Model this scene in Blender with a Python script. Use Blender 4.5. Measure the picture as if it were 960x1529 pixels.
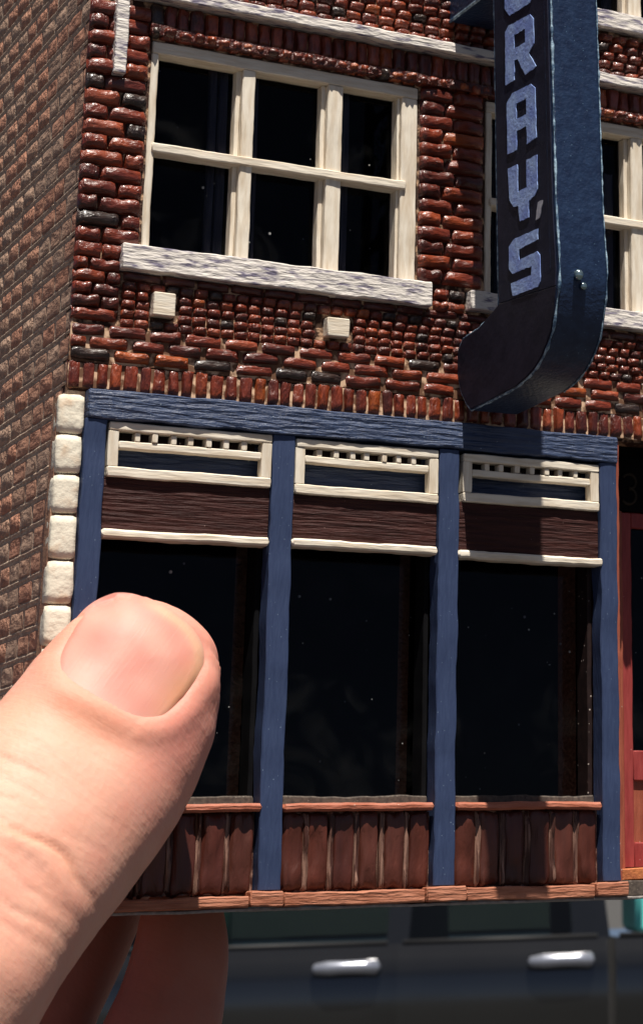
import bpy, bmesh, math, random
from mathutils import Vector, Matrix, noise
from mathutils.bvhtree import BVHTree
S = 0.001                      # everything on the model is measured in millimetres
H0 = 1.2                       # the model is held 1.2 m above the ground
rnd = random.Random(7)
scene = bpy.context.scene
for o in list(bpy.data.objects): bpy.data.objects.remove(o)

# ------------------------------------------------------------------ camera
cam_d = bpy.data.cameras.new('camera'); cam = bpy.data.objects.new('camera', cam_d)
scene.collection.objects.link(cam); scene.camera = cam
CR = Vector((0.83874708, -0.54374822, -0.02900361))
CDn = Vector((0.13874539, 0.26491785, -0.954237))
CF = Vector((0.52654824, 0.79633938, 0.29764163))
CP = Vector((-67.404*S, -235*S, H0 + 0.4649*S))
Mx = Matrix(((CR.x, -CDn.x, -CF.x, CP.x), (CR.y, -CDn.y, -CF.y, CP.y), (CR.z, -CDn.z, -CF.z, CP.z), (0, 0, 0, 1)))
cam.matrix_world = Mx
cam_d.sensor_fit = 'HORIZONTAL'; cam_d.sensor_width = 36; cam_d.lens = 3284.2/960*36
cam_d.shift_x = -0.6831; cam_d.shift_y = -0.4823
cam_d.clip_start = 0.01; cam_d.clip_end = 3000
cam_d.dof.use_dof = True; cam_d.dof.focus_distance = 0.248; cam_d.dof.aperture_fstop = 200
# ------------------------------------------------------------------ light
sun_dir = Vector((-0.22, -1.0, 2.65)).normalized()      # towards the sun
el = math.asin(sun_dir.z); az = math.atan2(sun_dir.x, sun_dir.y)
world = bpy.data.worlds.new('World'); scene.world = world; world.use_nodes = True
wn = world.node_tree; wn.nodes.clear()
sky = wn.nodes.new('ShaderNodeTexSky'); sky.sky_type = 'NISHITA'; sky.sun_disc = False
sky.air_density = 0.28; sky.dust_density = 0.9; sky.ozone_density = 0.0; sky.sun_elevation = el; sky.sun_rotation = az
bgn = wn.nodes.new('ShaderNodeBackground'); bgn.inputs[1].default_value = 0.05
wo = wn.nodes.new('ShaderNodeOutputWorld')
wn.links.new(sky.outputs[0], bgn.inputs[0]); wn.links.new(bgn.outputs[0], wo.inputs[0])
sd = bpy.data.lights.new('sun', 'SUN'); sd.energy = 5.0; sd.angle = math.radians(0.53); sd.color = (1, 0.94, 0.85)
sun = bpy.data.objects.new('sun', sd); scene.collection.objects.link(sun)
sun.rotation_euler = sun_dir.to_track_quat('Z', 'Y').to_euler(); sun.location = (0, -5, 8)
scene.view_settings.view_transform = 'Standard'; scene.view_settings.look = 'None'
scene.view_settings.exposure = 0.66; scene.view_settings.gamma = 1

# ------------------------------------------------------------------ materials
def mat(name, col, rough=0.5, spec=0.5, col2=None, nscale=1.0, stretch=(1, 1, 1), bump=0.0, bscale=3.0,
        specks=0.0, speck_col=(0.7, 0.7, 0.68), speck_scale=2.2, coat=0.0, mm=True, bumpdist=0.15, detail=6, mix=(0.35, 0.65), sss=0, metal=0,
        third=None):
    m = bpy.data.materials.new(name); m.use_nodes = True
    nt = m.node_tree; b = nt.nodes['Principled BSDF']; L = nt.links
    b.inputs['Roughness'].default_value = rough; b.inputs['Specular IOR Level'].default_value = spec
    b.inputs['Base Color'].default_value = (*col, 1); b.inputs['Metallic'].default_value = metal
    b.inputs['Coat Weight'].default_value = coat; b.inputs['Coat Roughness'].default_value = 0.12
    tc = nt.nodes.new('ShaderNodeTexCoord'); mp = nt.nodes.new('ShaderNodeMapping')
    k = 1000.0 if mm else 1.0
    mp.inputs['Scale'].default_value = (k*stretch[0], k*stretch[1], k*stretch[2])
    L.new(tc.outputs['Object'], mp.inputs[0])
    oi = nt.nodes.new('ShaderNodeObjectInfo'); ml = nt.nodes.new('ShaderNodeVectorMath'); ml.operation = 'ADD'
    sc = nt.nodes.new('ShaderNodeVectorMath'); sc.operation = 'SCALE'; sc.inputs['Scale'].default_value = 37.0
    cmb = nt.nodes.new('ShaderNodeCombineXYZ')
    for i in range(3): L.new(oi.outputs['Random'], cmb.inputs[i])
    L.new(cmb.outputs[0], sc.inputs[0]); L.new(mp.outputs[0], ml.inputs[0]); L.new(sc.outputs[0], ml.inputs[1])
    vec = ml.outputs[0]
    cur = None
    if col2:
        n = nt.nodes.new('ShaderNodeTexNoise'); n.inputs['Scale'].default_value = nscale; n.inputs['Detail'].default_value = detail
        L.new(vec, n.inputs['Vector'])
        r = nt.nodes.new('ShaderNodeValToRGB'); r.color_ramp.elements[0].position = mix[0]; r.color_ramp.elements[1].position = mix[1]
        r.color_ramp.elements[0].color = (*col, 1); r.color_ramp.elements[1].color = (*col2, 1)
        if third:
            e = r.color_ramp.elements.new((mix[0]+mix[1])/2 + 0.02); e.color = (*third, 1)
        L.new(n.outputs['Fac'], r.inputs[0]); cur = r.outputs[0]
    if specks > 0:
        v = nt.nodes.new('ShaderNodeTexVoronoi'); v.inputs['Scale'].default_value = speck_scale/ max(stretch) if False else speck_scale
        mp2 = nt.nodes.new('ShaderNodeMapping'); mp2.inputs['Scale'].default_value = (k, k, k); L.new(tc.outputs['Object'], mp2.inputs[0])
        L.new(mp2.outputs[0], v.inputs['Vector'])
        n2 = nt.nodes.new('ShaderNodeTexNoise'); n2.inputs['Scale'].default_value = 0.35*speck_scale; L.new(mp2.outputs[0], n2.inputs['Vector'])
        mt = nt.nodes.new('ShaderNodeMath'); mt.operation = 'MULTIPLY'; mt.inputs[1].default_value = specks
        L.new(n2.outputs['Fac'], mt.inputs[0])
        lt = nt.nodes.new('ShaderNodeMath'); lt.operation = 'LESS_THAN'; L.new(v.outputs['Distance'], lt.inputs[0]); L.new(mt.outputs[0], lt.inputs[1])
        mx = nt.nodes.new('ShaderNodeMix'); mx.data_type = 'RGBA'; L.new(lt.outputs[0], mx.inputs['Factor'])
        if cur: L.new(cur, mx.inputs['A'])
        else: mx.inputs['A'].default_value = (*col, 1)
        mx.inputs['B'].default_value = (*speck_col, 1); cur = mx.outputs['Result']
    if cur: L.new(cur, b.inputs['Base Color'])
    if bump > 0:
        n3 = nt.nodes.new('ShaderNodeTexNoise'); n3.inputs['Scale'].default_value = bscale; n3.inputs['Detail'].default_value = 5
        L.new(vec, n3.inputs['Vector'])
        bp = nt.nodes.new('ShaderNodeBump'); bp.inputs['Strength'].default_value = bump
        bp.inputs['Distance'].default_value = bumpdist*(S if mm else 1); L.new(n3.outputs['Fac'], bp.inputs['Height'])
        L.new(bp.outputs[0], b.inputs['Normal'])
    if sss:
        b.inputs['Subsurface Weight'].default_value = sss
    return m
GX = (0.22, 1.6, 1.6)      # wood grain along x
GZ = (1.6, 1.6, 0.22)      # wood grain along z
brick_cols = [((0.20, 0.033, 0.012), (0.085, 0.013, 0.007)), ((0.25, 0.046, 0.014), (0.11, 0.018, 0.007)), ((0.155, 0.025, 0.011), (0.065, 0.011, 0.006)),
              ((0.31, 0.070, 0.015), (0.16, 0.028, 0.008)), ((0.10, 0.016, 0.008), (0.042, 0.008, 0.005)), ((0.040, 0.022, 0.016), (0.018, 0.010, 0.009)),
              ((0.28, 0.060, 0.026), (0.13, 0.025, 0.011))]
M_brick = [mat('varnished_brick_%d' % i, b, 0.34, 0.4, col2=a, nscale=1.6, bump=0.9, bscale=2.6, bumpdist=0.32, coat=0.3,
               specks=0.14, speck_col=(0.60, 0.40, 0.26), speck_scale=0.9) for i, (a, b) in enumerate(brick_cols)]
brick_w = [6, 4, 5, 1.2, 4, 1.7, 1.2]
side_cols = [((0.56, 0.30, 0.20), (0.36, 0.18, 0.12)), ((0.54, 0.33, 0.225), (0.35, 0.20, 0.14)), ((0.58, 0.29, 0.19), (0.37, 0.175, 0.115)), ((0.53, 0.35, 0.25), (0.34, 0.215, 0.155))]
M_side = [mat('matt_brick_%d' % i, b, 0.85, 0.2, col2=a, nscale=1.3, bump=1.0, bscale=1.6, bumpdist=0.5) for i, (a, b) in enumerate(side_cols)]
M_mortar = mat('mortar', (0.045, 0.020, 0.013), 0.8, 0.2, col2=(0.46, 0.29, 0.18), nscale=0.7, mix=(.5, .62), bump=0.8, bscale=4, bumpdist=0.2)
M_side_mortar = mat('sandy_mortar', (0.60, 0.46, 0.34), 0.9, 0.2, col2=(0.36, 0.24, 0.18), nscale=1.5, bump=0.8, bscale=3, bumpdist=0.2)
M_cream = mat('cream_wood', (0.58, 0.48, 0.36), 0.6, 0.3, col2=(0.74, 0.67, 0.56), nscale=1.0, stretch=GX, bump=0.5, bscale=2.2, bumpdist=0.15, specks=0.05, speck_col=(0.35, 0.25, 0.18), speck_scale=0.8, mix=(.3, .6))
M_creamz = mat('cream_wood_upright', (0.58, 0.48, 0.36), 0.6, 0.3, col2=(0.74, 0.67, 0.56), nscale=1.0, stretch=GZ, bump=0.5, bscale=2.2, bumpdist=0.15, specks=0.06, speck_col=(0.30, 0.22, 0.16), speck_scale=0.8, mix=(.3, .6))
M_sill = mat('weathered_white_wood', (0.16, 0.14, 0.20), 0.65, 0.3, col2=(0.66, 0.61, 0.56), nscale=1.5, stretch=(0.30, 1.5, 1.3), bump=0.8, bscale=1.8, bumpdist=0.3, mix=(0.36, 0.50), third=(0.50, 0.46, 0.45))
M_blue = mat('navy_paint', (0.028, 0.043, 0.098), 0.5, 0.25, col2=(0.035, 0.053, 0.114), nscale=1.8, stretch=GZ, bump=0.45, bscale=2.5, bumpdist=0.15, specks=0.15, speck_col=(0.14, 0.19, 0.27), speck_scale=1.5)
M_blueh = mat('navy_grained_wood', (0.024, 0.038, 0.086), 0.42, 0.4, col2=(0.038, 0.060, 0.125), nscale=1.0, stretch=(0.16, 1.4, 1.4), bump=1.0, bscale=1.6, bumpdist=0.55, specks=0.10, speck_col=(0.3, 0.38, 0.46), speck_scale=0.9)
M_brown = mat('dark_brown_wood', (0.028, 0.009, 0.008), 0.55, 0.15, col2=(0.050, 0.016, 0.013), nscale=1.2, stretch=(0.13, 1.6, 1.6), bump=1.0, bscale=1.7, bumpdist=0.4, specks=0.09, speck_col=(0.25, 0.16, 0.14), speck_scale=1.0)
M_rail = mat('reddish_wood', (0.30, 0.085, 0.045), 0.5, 0.4, col2=(0.40, 0.14, 0.085), nscale=1.2, stretch=GX, bump=0.8, bscale=2, bumpdist=0.25, specks=0.12, speck_col=(0.55, 0.38, 0.30), speck_scale=0.8)
M_base = mat('red_brown_base_wood', (0.26, 0.085, 0.042), 0.6, 0.35, col2=(0.42, 0.17, 0.10), nscale=1.2, stretch=(0.18, 1.6, 1.6), bump=0.9, bscale=1.8, bumpdist=0.3)
M_lowp = [mat('stained_slab_%d' % i, c, 0.45, 0.35, col2=c2, nscale=0.9, stretch=(1, 1, .5), bump=0.9, bscale=1.6, bumpdist=0.35, coat=0.05, specks=0.1, speck_col=(0.3, 0.18, 0.14), speck_scale=0.7)
          for i, (c, c2) in enumerate([((0.050, 0.012, 0.007), (0.095, 0.022, 0.012)), ((0.058, 0.016, 0.010), (0.10, 0.027, 0.017)), ((0.040, 0.010, 0.007), (0.080, 0.019, 0.012))])]
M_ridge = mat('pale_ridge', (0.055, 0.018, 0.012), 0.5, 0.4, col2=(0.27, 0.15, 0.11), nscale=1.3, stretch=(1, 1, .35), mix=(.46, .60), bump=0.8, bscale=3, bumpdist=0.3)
M_stone = mat('cream_stone', (0.72, 0.66, 0.54), 0.7, 0.3, col2=(0.56, 0.40, 0.27), nscale=0.55, bump=0.5, bscale=1.1, bumpdist=0.3, mix=(0.52, 0.78))
M_stone_side = mat('sandstone_bed', (0.42, 0.24, 0.15), 0.8, 0.2, col2=(0.30, 0.15, 0.10), nscale=0.8, bump=0.5)
M_black = mat('black_card', (0.004, 0.004, 0.005), 0.8, 0.05, col2=(0.007, 0.007, 0.008), nscale=0.3)
M_curtain = mat('grey_curtain', (0.85, 0.85, 0.84), 0.8, 0.2, col2=(0.5, 0.5, 0.52), nscale=1.0, stretch=(2, 2, .2))
M_lip = mat('dusty_dark_lip', (0.10, 0.08, 0.065), 0.8, 0.2, col2=(0.05, 0.04, 0.035), nscale=2.5, specks=0.2, speck_col=(0.22, 0.19, 0.16), speck_scale=2)
M_jamb = mat('dark_jamb_wood', (0.014, 0.008, 0.008), 0.6, 0.15, col2=(0.024, 0.013, 0.012), nscale=1, specks=0.2, speck_col=(0.4, 0.34, 0.3), speck_scale=1.1)
M_card = mat('grey_card_edge', (0.20, 0.18, 0.17), 0.8, 0.2, col2=(0.30, 0.27, 0.25), nscale=1.5, bump=0.5)
M_red = mat('red_door_paint', (0.24, 0.034, 0.032), 0.45, 0.3, col2=(0.32, 0.055, 0.050), nscale=1.0, stretch=GZ, bump=0.4, bscale=2.5, specks=0.08, speck_col=(0.6, 0.3, 0.28), speck_scale=0.9)
M_redframe = mat('red_brown_frame', (0.24, 0.055, 0.030), 0.5, 0.4, col2=(0.33, 0.09, 0.05), nscale=1.0, stretch=GZ, bump=0.5, specks=0.12, speck_col=(0.5, 0.35, 0.28), speck_scale=0.8)
M_orange = mat('orange_threshold', (0.50, 0.17, 0.06), 0.6, 0.3, col2=(0.36, 0.11, 0.045), nscale=1, bump=0.6)
M_digit = mat('faded_gilt_digit', (0.03, 0.022, 0.015), 0.6, 0.2, col2=(0.02, 0.015, 0.01), nscale=2)
M_signface = mat('sign_face_black', (0.009, 0.011, 0.025), 0.6, 0.12, col2=(0.015, 0.017, 0.036), nscale=0.5, bump=0.25, bscale=2, bumpdist=0.1)
M_signfoot = mat('sign_foot_black', (0.011, 0.011, 0.021), 0.6, 0.1, col2=(0.018, 0.017, 0.031), nscale=0.4, bump=0.3, bscale=1.2, bumpdist=0.1)
M_signblue = mat('sign_navy_gloss', (0.007, 0.016, 0.045), 0.36, 0.35, col2=(0.013, 0.028, 0.068), nscale=0.8, bump=0.7, bscale=2.2, bumpdist=0.14, specks=0.13, speck_col=(0.12, 0.2, 0.28), speck_scale=1.7)
M_wear = mat('worn_blue_edge', (0.05, 0.10, 0.17), 0.5, 0.4, col2=(0.32, 0.45, 0.55), nscale=1.2, bump=0.6, bscale=3, mix=(0.42, 0.62))
M_letter = mat('periwinkle_letter_paint', (0.20, 0.29, 0.66), 0.5, 0.4, col2=(0.33, 0.47, 0.80), nscale=0.45, bump=0.5, bscale=2.0, bumpdist=0.12, specks=0.08, speck_col=(0.42, 0.45, 0.75), speck_scale=0.9)
M_apos = mat('pale_apostrophe', (0.30, 0.31, 0.38), 0.5, 0.4, col2=(0.44, 0.45, 0.5), nscale=1)
M_rivet = mat('rivet_metal', (0.16, 0.24, 0.27), 0.16, 0.6, col2=(0.30, 0.40, 0.42), nscale=1.0, metal=0.8)
def glass_mat(name, tint, dust=0.1, refl=0.2, mm=True):
    m = bpy.data.materials.new(name); m.use_nodes = True; nt = m.node_tree; nt.nodes.clear(); L = nt.links
    out = nt.nodes.new('ShaderNodeOutputMaterial'); tr = nt.nodes.new('ShaderNodeBsdfTransparent'); tr.inputs[0].default_value = (*tint, 1)
    gl = nt.nodes.new('ShaderNodeBsdfGlossy'); gl.inputs['Roughness'].default_value = 0.04; gl.inputs['Color'].default_value = (refl, refl, refl, 1)
    fr = nt.nodes.new('ShaderNodeFresnel'); fr.inputs[0].default_value = 1.4
    m1 = nt.nodes.new('ShaderNodeMixShader'); L.new(fr.outputs[0], m1.inputs[0]); L.new(tr.outputs[0], m1.inputs[1]); L.new(gl.outputs[0], m1.inputs[2])
    df = nt.nodes.new('ShaderNodeBsdfDiffuse'); df.inputs[0].default_value = (0.5, 0.5, 0.48, 1)
    tc = nt.nodes.new('ShaderNodeTexCoord'); mp = nt.nodes.new('ShaderNodeMapping'); k = 1000 if mm else 1
    mp.inputs['Scale'].default_value = (k, k, k); L.new(tc.outputs['Object'], mp.inputs[0])
    v = nt.nodes.new('ShaderNodeTexVoronoi'); v.inputs['Scale'].default_value = 0.55; L.new(mp.outputs[0], v.inputs['Vector'])
    n = nt.nodes.new('ShaderNodeTexNoise'); n.inputs['Scale'].default_value = 0.23; n.inputs['Detail'].default_value = 2; L.new(mp.outputs[0], n.inputs['Vector'])
    pw = nt.nodes.new('ShaderNodeMath'); pw.operation = 'POWER'; pw.inputs[1].default_value = 3; L.new(n.outputs['Fac'], pw.inputs[0])
    ml = nt.nodes.new('ShaderNodeMath'); ml.operation = 'MULTIPLY'; ml.inputs[1].default_value = dust; L.new(pw.outputs[0], ml.inputs[0])
    lt = nt.nodes.new('ShaderNodeMath'); lt.operation = 'LESS_THAN'; L.new(v.outputs['Distance'], lt.inputs[0]); L.new(ml.outputs[0], lt.inputs[1])
    m8 = nt.nodes.new('ShaderNodeMath'); m8.operation = 'MULTIPLY'; m8.inputs[1].default_value = 0.5; L.new(lt.outputs[0], m8.inputs[0])
    # a faint even film of dust with smears
    n5 = nt.nodes.new('ShaderNodeTexNoise'); n5.inputs['Scale'].default_value = 0.15; n5.inputs['Detail'].default_value = 6; n5.inputs['Distortion'].default_value = 1.5; L.new(mp.outputs[0], n5.inputs['Vector'])
    mr = nt.nodes.new('ShaderNodeMapRange'); mr.inputs[1].default_value = 0.5; mr.inputs[2].default_value = 0.8; mr.inputs[3].default_value = 0.0; mr.inputs[4].default_value = 0.010
    L.new(n5.outputs['Fac'], mr.inputs[0])
    mxx = nt.nodes.new('ShaderNodeMath'); mxx.operation = 'MAXIMUM'; L.new(m8.outputs[0], mxx.inputs[0]); L.new(mr.outputs[0], mxx.inputs[1])
    m2 = nt.nodes.new('ShaderNodeMixShader'); L.new(mxx.outputs[0], m2.inputs[0]); L.new(m1.outputs[0], m2.inputs[1]); L.new(df.outputs[0], m2.inputs[2])
    L.new(m2.outputs[0], out.inputs[0]); return m
M_glass = glass_mat('dusty_dark_glass', (0.55, 0.55, 0.60), 0.32)

# ------------------------------------------------------------------ mesh helpers
class MB:
    def __init__(s): s.v = []; s.f = []; s.mi = []
    def add(s, vs, fs, mi=0):
        o = len(s.v); s.v += [tuple(v) for v in vs]; s.f += [tuple(i+o for i in f) for f in fs]; s.mi += [mi]*len(fs)
    def box(s, x0, x1, y0, y1, z0, z1, mi=0):
        s.add([(x, y, z) for x in (x0, x1) for y in (y0, y1) for z in (z0, z1)],
              [(0, 1, 3, 2), (4, 6, 7, 5), (0, 4, 5, 1), (2, 3, 7, 6), (0, 2, 6, 4), (1, 5, 7, 3)], mi)
    def plank(s, x0, x1, y0, y1, z0, z1, ch=0.12, j=0.05, step=0.8, seed=0, mi=0):
        """a chamfered, slightly uneven strip, lofted along its long axis"""
        d = (x1-x0, y1-y0, z1-z0); ax = max(range(3), key=lambda i: d[i]); oth = [i for i in range(3) if i != ax]
        lo = (x0, y0, z0); hi = (x1, y1, z1); c = min(ch, 0.3*min(d[oth[0]], d[oth[1]]))
        a0, a1, b0, b1 = lo[oth[0]], hi[oth[0]], lo[oth[1]], hi[oth[1]]
        ring = [(a0+c, b0), (a1-c, b0), (a1, b0+c), (a1, b1-c), (a1-c, b1), (a0+c, b1), (a0, b1-c), (a0, b0+c)]
        n = max(1, int(d[ax]/step)); ca, cb = (a0+a1)/2, (b0+b1)/2
        vs = []; fs = []
        pos = [lo[ax]] + [lo[ax]+c] + [lo[ax]+c+(d[ax]-2*c)*i/n for i in range(1, n)] + [hi[ax]-c, hi[ax]]
        for k, p in enumerate(pos):
            shrink = c if k in (0, len(pos)-1) else 0
            for (a, b) in ring:
                a_ = a - math.copysign(min(shrink, abs(a-ca)), a-ca) if shrink else a
                b_ = b - math.copysign(min(shrink, abs(b-cb)), b-cb) if shrink else b
                q = [0, 0, 0]; q[ax] = p; q[oth[0]] = a_; q[oth[1]] = b_
                nv = noise.noise_vector(Vector(q)*0.9 + Vector((seed*7.3, 0, 3.1))) * j + noise.noise_vector(Vector(q)*0.22 + Vector((seed*3.3, 5, 3.1))) * j*1.5
                q[oth[0]] += nv[oth[0]]; q[oth[1]] += nv[oth[1]]
                vs.append(q)
        m = len(pos)
        for k in range(m-1):
            for i in range(8):
                fs.append((k*8+i, k*8+(i+1) % 8, (k+1)*8+(i+1) % 8, (k+1)*8+i))
        fs.append(tuple(range(7, -1, -1))); fs.append(tuple((m-1)*8+i for i in range(8)))
        s.add(vs, fs, mi)
    def tube(s, pts, r, seg=12, cap=True, mi=0):
        pts = [Vector(p) for p in pts]; rs = r if isinstance(r, (list, tuple)) else [r]*len(pts); vs = []; fs = []
        up = None
        for i, p in enumerate(pts):
            t = (pts[min(i+1, len(pts)-1)]-pts[max(i-1, 0)]).normalized()
            if up is None: up = t.orthogonal().normalized()
            up = (up - t*up.dot(t)).normalized(); w = t.cross(up)
            for k in range(seg):
                a = 2*math.pi*k/seg; vs.append(p + (up*math.cos(a) + w*math.sin(a))*rs[i])
        for i in range(len(pts)-1):
            for k in range(seg): fs.append((i*seg+k, i*seg+(k+1) % seg, (i+1)*seg+(k+1) % seg, (i+1)*seg+k))
        if cap: fs.append(tuple(range(seg-1, -1, -1))); fs.append(tuple((len(pts)-1)*seg+k for k in range(seg)))
        s.add(vs, fs, mi)
    def prism(s, poly, axis_lo, axis_hi, fn, mi=0):
        """poly of (a,b); fn(a,b,t)->xyz; extruded between axis_lo and axis_hi"""
        n = len(poly); vs = [fn(a, b, axis_lo) for a, b in poly] + [fn(a, b, axis_hi) for a, b in poly]
        fs = [tuple(range(n)), tuple(range(2*n-1, n-1, -1))] + [(i, i+n, (i+1) % n + n, (i+1) % n) for i in range(n)]
        s.add(vs, fs, mi)
    def mesh(s, name, mats, smooth=False, unit=S):
        me = bpy.data.meshes.new(name); me.from_pydata([(x*unit, y*unit, z*unit) for x, y, z in s.v], [], s.f)
        for m in (mats if isinstance(mats, list) else [mats]): me.materials.append(m)
        for p, i in zip(me.polygons, s.mi): p.material_index = i; p.use_smooth = smooth
        bm = bmesh.new(); bm.from_mesh(me); bmesh.ops.recalc_face_normals(bm, faces=bm.faces); bm.to_mesh(me); bm.free()
        if not smooth:
            for p in me.polygons: p.use_smooth = True
            me.set_sharp_from_angle(angle=math.radians(32))
        return me
    def build(s, name, mats, parent=None, smooth=False, unit=S, loc=None):
        return link(name, s.mesh(name, mats, smooth, unit), parent, loc)
def link(name, me, parent=None, loc=None):
    o = bpy.data.objects.new(name, me); scene.collection.objects.link(o)
    if parent: o.parent = parent
    if loc: o.location = loc
    return o
def tag(o, label=None, cat=None, group=None, kind=None):
    if label: o['label'] = label
    if cat: o['category'] = cat
    if group: o['group'] = group
    if kind: o['kind'] = kind
    return o
def plank(name, parent, m, *a, smooth=False, **k):
    b = MB(); b.plank(*a, **k); return b.build(name, m, parent, smooth)
def soft(o, w=0.12, seg=2):
    md = o.modifiers.new('soft_edges', 'BEVEL'); md.width = w*S; md.segments = seg; md.limit_method = 'ANGLE'; md.angle_limit = math.radians(40)
    return o

# ================================================================== THE MODEL BUILDING
bld = bpy.data.objects.new('model_building', None); scene.collection.objects.link(bld); bld.location = (0, 0, H0)
tag(bld, 'small handmade brick shop model with navy shopfront and cream windows, held between thumb and fingers', 'model building')
XR = 84.0; ZT = 122.0; YB = 64.0; XL = -2.55
# front wall backing, with openings ---------------------------------------
W1 = (4.75, 38.1, 70.9, 95.9); W2 = (47.2, 81.0, 70.6, 95.9); W3 = (47.2, 81.0, 110.9, ZT)
def wall_boxes(b, x0, x1, z0, z1, y0, y1, holes):
    xs = sorted({x0, x1, *[h[0] for h in holes], *[h[1] for h in holes]}); zs = sorted({z0, z1, *[h[2] for h in holes], *[h[3] for h in holes]})
    xs = [x for x in xs if x0 <= x <= x1]; zs = [z for z in zs if z0 <= z <= z1]
    for k in range(len(zs)-1):
        run = None
        for i in range(len(xs)-1):
            cx, cz = (xs[i]+xs[i+1])/2, (zs[k]+zs[k+1])/2
            hole = any(h[0] < cx < h[1] and h[2] < cz < h[3] for h in holes)
            if not hole: run = (run[0], xs[i+1]) if run else (xs[i], xs[i+1])
            if hole or i == len(xs)-2:
                if run: b.box(run[0], run[1], y0, y1, zs[k], zs[k+1]); run = None
b = MB(); wall_boxes(b, XL+0.35, XR, 54.0, ZT, 0.30, 2.9, [W1, W2, W3])
front = b.build('front_wall', M_mortar, bld)
# brick shapes --------------------------------------------------------------
def dome(seed, nx=7, nz=5, lump=0.16, px=6, pz=3.0):
    """unit pillow: x,z in -.5...5, y from 0 (wall) to about -1 (front)"""
    r = random.Random(seed); vs = []; fs = []
    ox, oz = r.uniform(0, 90), r.uniform(0, 90)
    for i in range(nx+1):
        for k in range(nz+1):
            u = -1+2*i/nx; v = -1+2*k/nz
            u2 = math.copysign(abs(u)**0.75, u); v2 = math.copysign(abs(v)**0.8, v)
            h = (1-abs(u2)**px)**0.5*(1-abs(v2)**pz)**0.5
            edge = 1 if (abs(u) == 1 or abs(v) == 1) else 0
            n = noise.noise(Vector((u*1.7+ox, v*1.1+oz, seed)))
            h = h*(1+lump*2*n+.22*noise.noise(Vector((u*4.1+oz, v*3.0, ox)))) if not edge else -0.12
            vs.append((u2*0.5*(1+0.07*n), -h, v2*0.5*(1+0.10*noise.noise(Vector((u*1.5+ox, oz, 4))))))
    for i in range(nx):
        for k in range(nz):
            a = i*(nz+1)+k; fs.append((a, a+1, a+nz+2, a+nz+1))
    return vs, fs
def dome_mesh(name, seed, m, **k):
    vs, fs = dome(seed, **k); me = bpy.data.meshes.new(name); me.from_pydata([(x*S, y*S, z*S) for x, y, z in vs], [], fs)
    me.materials.append(m)
    for p in me.polygons: p.use_smooth = True
    return me
NV = 5
st_mesh = [[dome_mesh('brick_shape', 10+s, m, nx=8, nz=6, pz=2.2, lump=.2) for m in M_brick] for s in range(NV)]
hd_mesh = [[dome_mesh('header_brick_shape', 30+s, m, nx=6, nz=6, px=2.8, pz=2.3) for m in M_brick] for s in range(NV)]
so_mesh = [[dome_mesh('soldier_brick_shape', 50+s, m, nx=5, nz=7, px=4.5, pz=7, lump=0.13) for m in M_brick] for s in range(NV)]
front_bricks = []      # (kind, x, z, w, h, proud, colour, ybase)
def pick(): return rnd.choices(range(7), brick_w)[0]
def add_brick(kind, x, z, w, h, p=0.75, c=None, yb=0.3):
    front_bricks.append((kind, x, z, w, h, p*rnd.uniform(0.82, 1.15), pick() if c is None else c, yb))
def row(kind, x0, x1, z, h, w, jit=0.25, gap=0.14, holes=(), shift=0.0, **k):
    x = x0 - shift
    while x < x1 - 0.3:
        ww = w*(1+rnd.uniform(-jit, jit)*0.6); a = max(x, x0); bnd = min(x+ww, x1)
        if x1-bnd < w*0.3: bnd = x1
        x = bnd if bnd == x1 else x+ww
        if bnd-a < 0.35*min(w, 2): continue
        if any(a < hx1 and bnd > hx0 and z-h/2 < hz1 and z+h/2 > hz0 for hx0, hx1, hz0, hz1 in holes): continue
        add_brick(kind, (a+bnd)/2, z + rnd.uniform(-.04, .04), bnd-a-gap*.5, h*rnd.uniform(0.94, 1.12), **k)
blocks = [(6.2, 8.7, 63.1, 65.75), (26.65, 29.4, 63.0, 65.2), (47.2, 49.7, 63.1, 65.7), (72.4, 75.0, 63.0, 65.3)]
# soldier course over the shopfront
row('soldier', XL, XR, 55.85, 3.0, 1.62, jit=0.22, gap=0.26, p=0.85)
M_pale = mat('pale_mortar', (0.14, 0.07, 0.04), 0.8, 0.2, col2=(0.62, 0.42, 0.28), nscale=0.8, mix=(.47, .60))
b = MB(); b.plank(XL+.1, XR, .02, .29, 54.3, 57.1, ch=.05, j=.08); b.build('mortar_bed', M_pale, front)
b = MB(); b.plank(XL+.1, XR, .04, .29, 57.2, 61.5, ch=.05, j=.08, seed=4); b.build('mortar_bed', M_pale, front)
# three long courses above it
for i, z in enumerate((58.15, 59.55, 60.9)):
    row('long', XL, XR, z, 1.42, 4.5, jit=0.18, shift=(i % 2)*2.2, gap=0.3, p=0.85)
# header grid
for i in range(5):
    z = 62.1 + i*1.06
    row('header', 2.9, XR, z, 1.06, 1.62, jit=0.10, gap=0.12, holes=blocks, shift=0, p=0.75)
row('long', 2.9, XR, 67.45, 1.0, 4.2, jit=0.2, gap=0.3, p=0.5, c=4)
# left pier
z = 62.3; i = 0
while z < 99.8:
    h = 1.42 if z < 69 else 1.80
    xr = 2.7 if z < 71 else 4.55
    if i % 2 == 0: ws = (0.36,)
    else: ws = (0.62,)
    xm = XL + (xr-XL)*(ws[0]+rnd.uniform(-.08, .08))
    if z < 66 and rnd.random() < 0.6: add_brick('long', (XL+xr)/2, z+h/2-.3, xr-XL-.1, h*1.06, p=0.85)
    else:
        add_brick('long', (XL+xm)/2, z+h/2-.3, xm-XL-.02, h*1.06, p=0.9); add_brick('long', (xm+xr)/2, z+h/2-.3, xr-xm-.02, h*1.06, p=0.9)
    z += h; i += 1
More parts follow.
